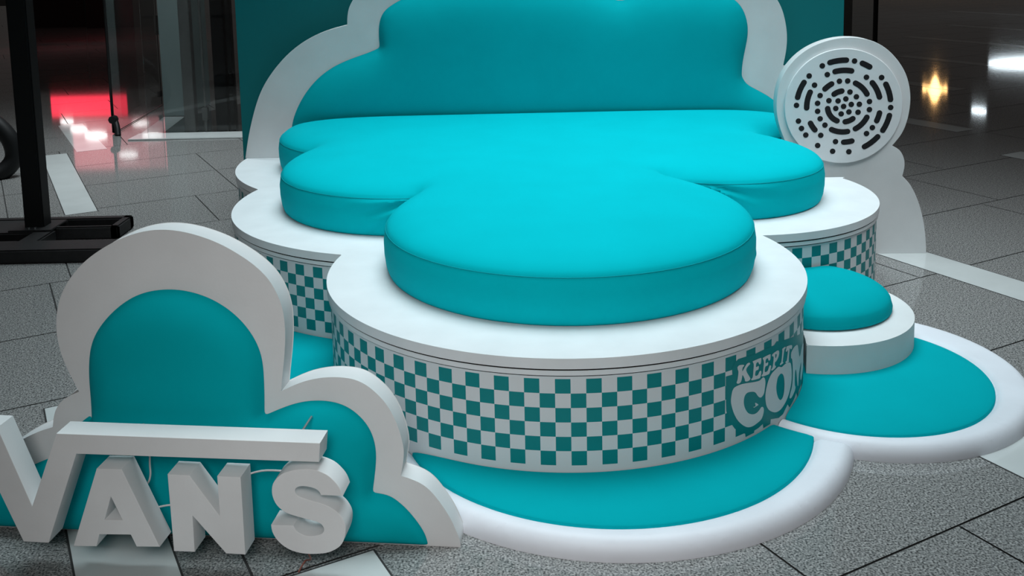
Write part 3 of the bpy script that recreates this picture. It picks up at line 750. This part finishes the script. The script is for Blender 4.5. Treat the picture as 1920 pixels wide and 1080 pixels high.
# dark curved shape of unknown nature at the left edge
pts = [at_z(-45, 300, .05), at_z(-30, 250, .35), at_z(0, 262, .55), at_z(32, 300, .35), at_z(36, 312, .12), at_z(20, 300, .03)]
arch = link('dark_curved_shape', tube(smooth_path([(-4.05, 7.2, .45), (-3.93, 7.2, .50), (-3.78, 7.2, .42), (-3.66, 7.2, .28), (-3.64, 7.2, .14), (-3.70, 7.15, .05), (-3.78, 7.1, .03)]), .062, 16), BLACKM)
tag(arch, 'dark curved bag-like shape cut off by the left picture edge behind the pole', 'shape')
# inside the shop: dark wall and cabinets, red lit screens high on the wall
vbox('display_cabinet', -10.6, -9.4, 22.2, 22.8, 0, 1.45, BLACKM, 'black display cabinet deep inside the dark shop, left of the pole', 'cabinet')
vbox('display_cabinet', -9.2, -8.0, 21.8, 22.6, 0, 1.35, BLACKM, 'black display cabinet inside the dark shop, between pole and glass door', 'cabinet')
def screen(x0, x1, y, z0, z1, col, s, label, name='light_screen', tex=True):
    m = mat('lit_'+name, (.02, .02, .02), .4, .3, emit=col, estr=s)
    vbox(name, x0, x1, y, y+.06, z0, z1, m, label, 'light')
screen(-8.35, -7.0, 18, .95, 1.32, (1, .04, .08), 2.6, 'deep red lit screen high on the wall inside the dark shop')
screen(-8.0, -6.2, 18, 1.36, 2.3, (1, .28, .32), 1.1, 'large pink lit screen right above the deep red screen inside the shop')
for x, z, r, wh in ((-7.95, 1.36, .08, 'smallest bright oval lamp, leftmost of the lamps inside the shop'), (-7.75, 1.50, .10, 'bright oval lamp, second from the left inside the shop'),
                    (-7.45, 1.62, .13, 'largest bright oval lamp, third from the left inside the shop'), (-6.9, 1.98, .11, 'bright oval lamp hanging highest of the lamps inside the shop'),
                    (-6.65, 1.42, .10, 'bright oval lamp low before the right part of the pink screen'), (-6.45, 1.66, .12, 'bright oval lamp, rightmost of the lamps inside the shop')):
    bm = bmesh.new(); bmesh.ops.create_uvsphere(bm, u_segments=16, v_segments=10, radius=r, matrix=Matrix.Translation((x, 17.7, z)) @ Matrix.Diagonal((1.6, .5, .5, 1)))
    o = link('spot_lamp', from_bm(bm, 'sl'), LAMPW); tag(o, wh, 'lamp', 'bright lamps inside the shop')
# concourse beyond: glass joint post, lantern, ceiling lamps
gp_ = at_z(1640, 150)
jp = link('joint_post', from_bm(box_bm(gp_.x-.02, gp_.x+.02, gp_.y, gp_.y+.05, 0, 4), 'jp'), BLACKM); tag(jp, 'thin black vertical glass joint behind the round sign, right of the turquoise panel', 'post')
w2 = link('window_2', from_bm(box_bm(gp_.x-2.2, gp_.x-.02, gp_.y+.01, gp_.y+.022, 0, 4), 'w2'), GLASS); tag(w2, 'clear glass pane behind the turquoise panel, left of the black joint', 'window', None, 'structure')
vbox('grey_column', 4.1, 4.76, 14.0, 14.5, 0, 4, GREYM, 'dull grey column seen just right of the turquoise panel', 'column')
WARM = mat('warm_lamp_glow', (.1, .05, .02), .4, .3, emit=(1, .55, .2), estr=9)
lx, ly, lz = 10.62, 25, 2.2
ch = empty('chandelier', (lx, ly, lz)); tag(ch, 'warm glowing chandelier hanging far back over the concourse', 'chandelier')
link('stem', tube([(lx, ly, lz+.3), (lx, ly, lz+2.5)], .012), GREYM, ch)
bm = bmesh.new(); prof = [(.02, -.30), (.07, -.2), (.12, -.05), (.15, .08), (.10, .2), (.05, .32)]
rg = [[bm.verts.new((lx+cos(2*pi*k/16)*r, ly+sin(2*pi*k/16)*r, lz+z)) for k in range(16)] for r, z in prof]
for a_, b_ in zip(rg[:-1], rg[1:]):
    for k in range(16): bm.faces.new((a_[k], a_[(k+1) % 16], b_[(k+1) % 16], b_[k]))
bm.faces.new(rg[0][::-1]); bm.faces.new(rg[-1])
link('crystal_body', from_bm(bm, 'cb'), WARM, ch)
for k in range(10):
    a = 2*pi*k/10; bm = bmesh.new(); bmesh.ops.create_icosphere(bm, subdivisions=2, radius=.045, matrix=Matrix.Translation((lx+cos(a)*.26, ly+sin(a)*.26, lz+.02*(k % 2)))); link('bulb', from_bm(bm, 'bulb'), WARM, ch)
COOL = mat('cool_lamp_glow', (.1, .1, .1), .4, .3, emit=(.8, .93, 1), estr=9)
def oval(x, y, z, rx, ry, label):
    bm = bmesh.new(); bmesh.ops.create_cone(bm, segments=40, radius1=1, radius2=1, depth=.04, cap_ends=True, matrix=Matrix.Translation((x, y, z)) @ Matrix.Diagonal((rx, ry, 1, 1)))
    o = link('ceiling_lamp', from_bm(bm, 'ol'), COOL); tag(o, label, 'lamp')
oval(18.3, 34, 2.78, 2.0, 1.1, 'round white ceiling lamp over the concourse at the right')
oval(9.4, 20, 1.91, .12, .2, 'small cool ceiling lamp over the concourse near the chandelier')
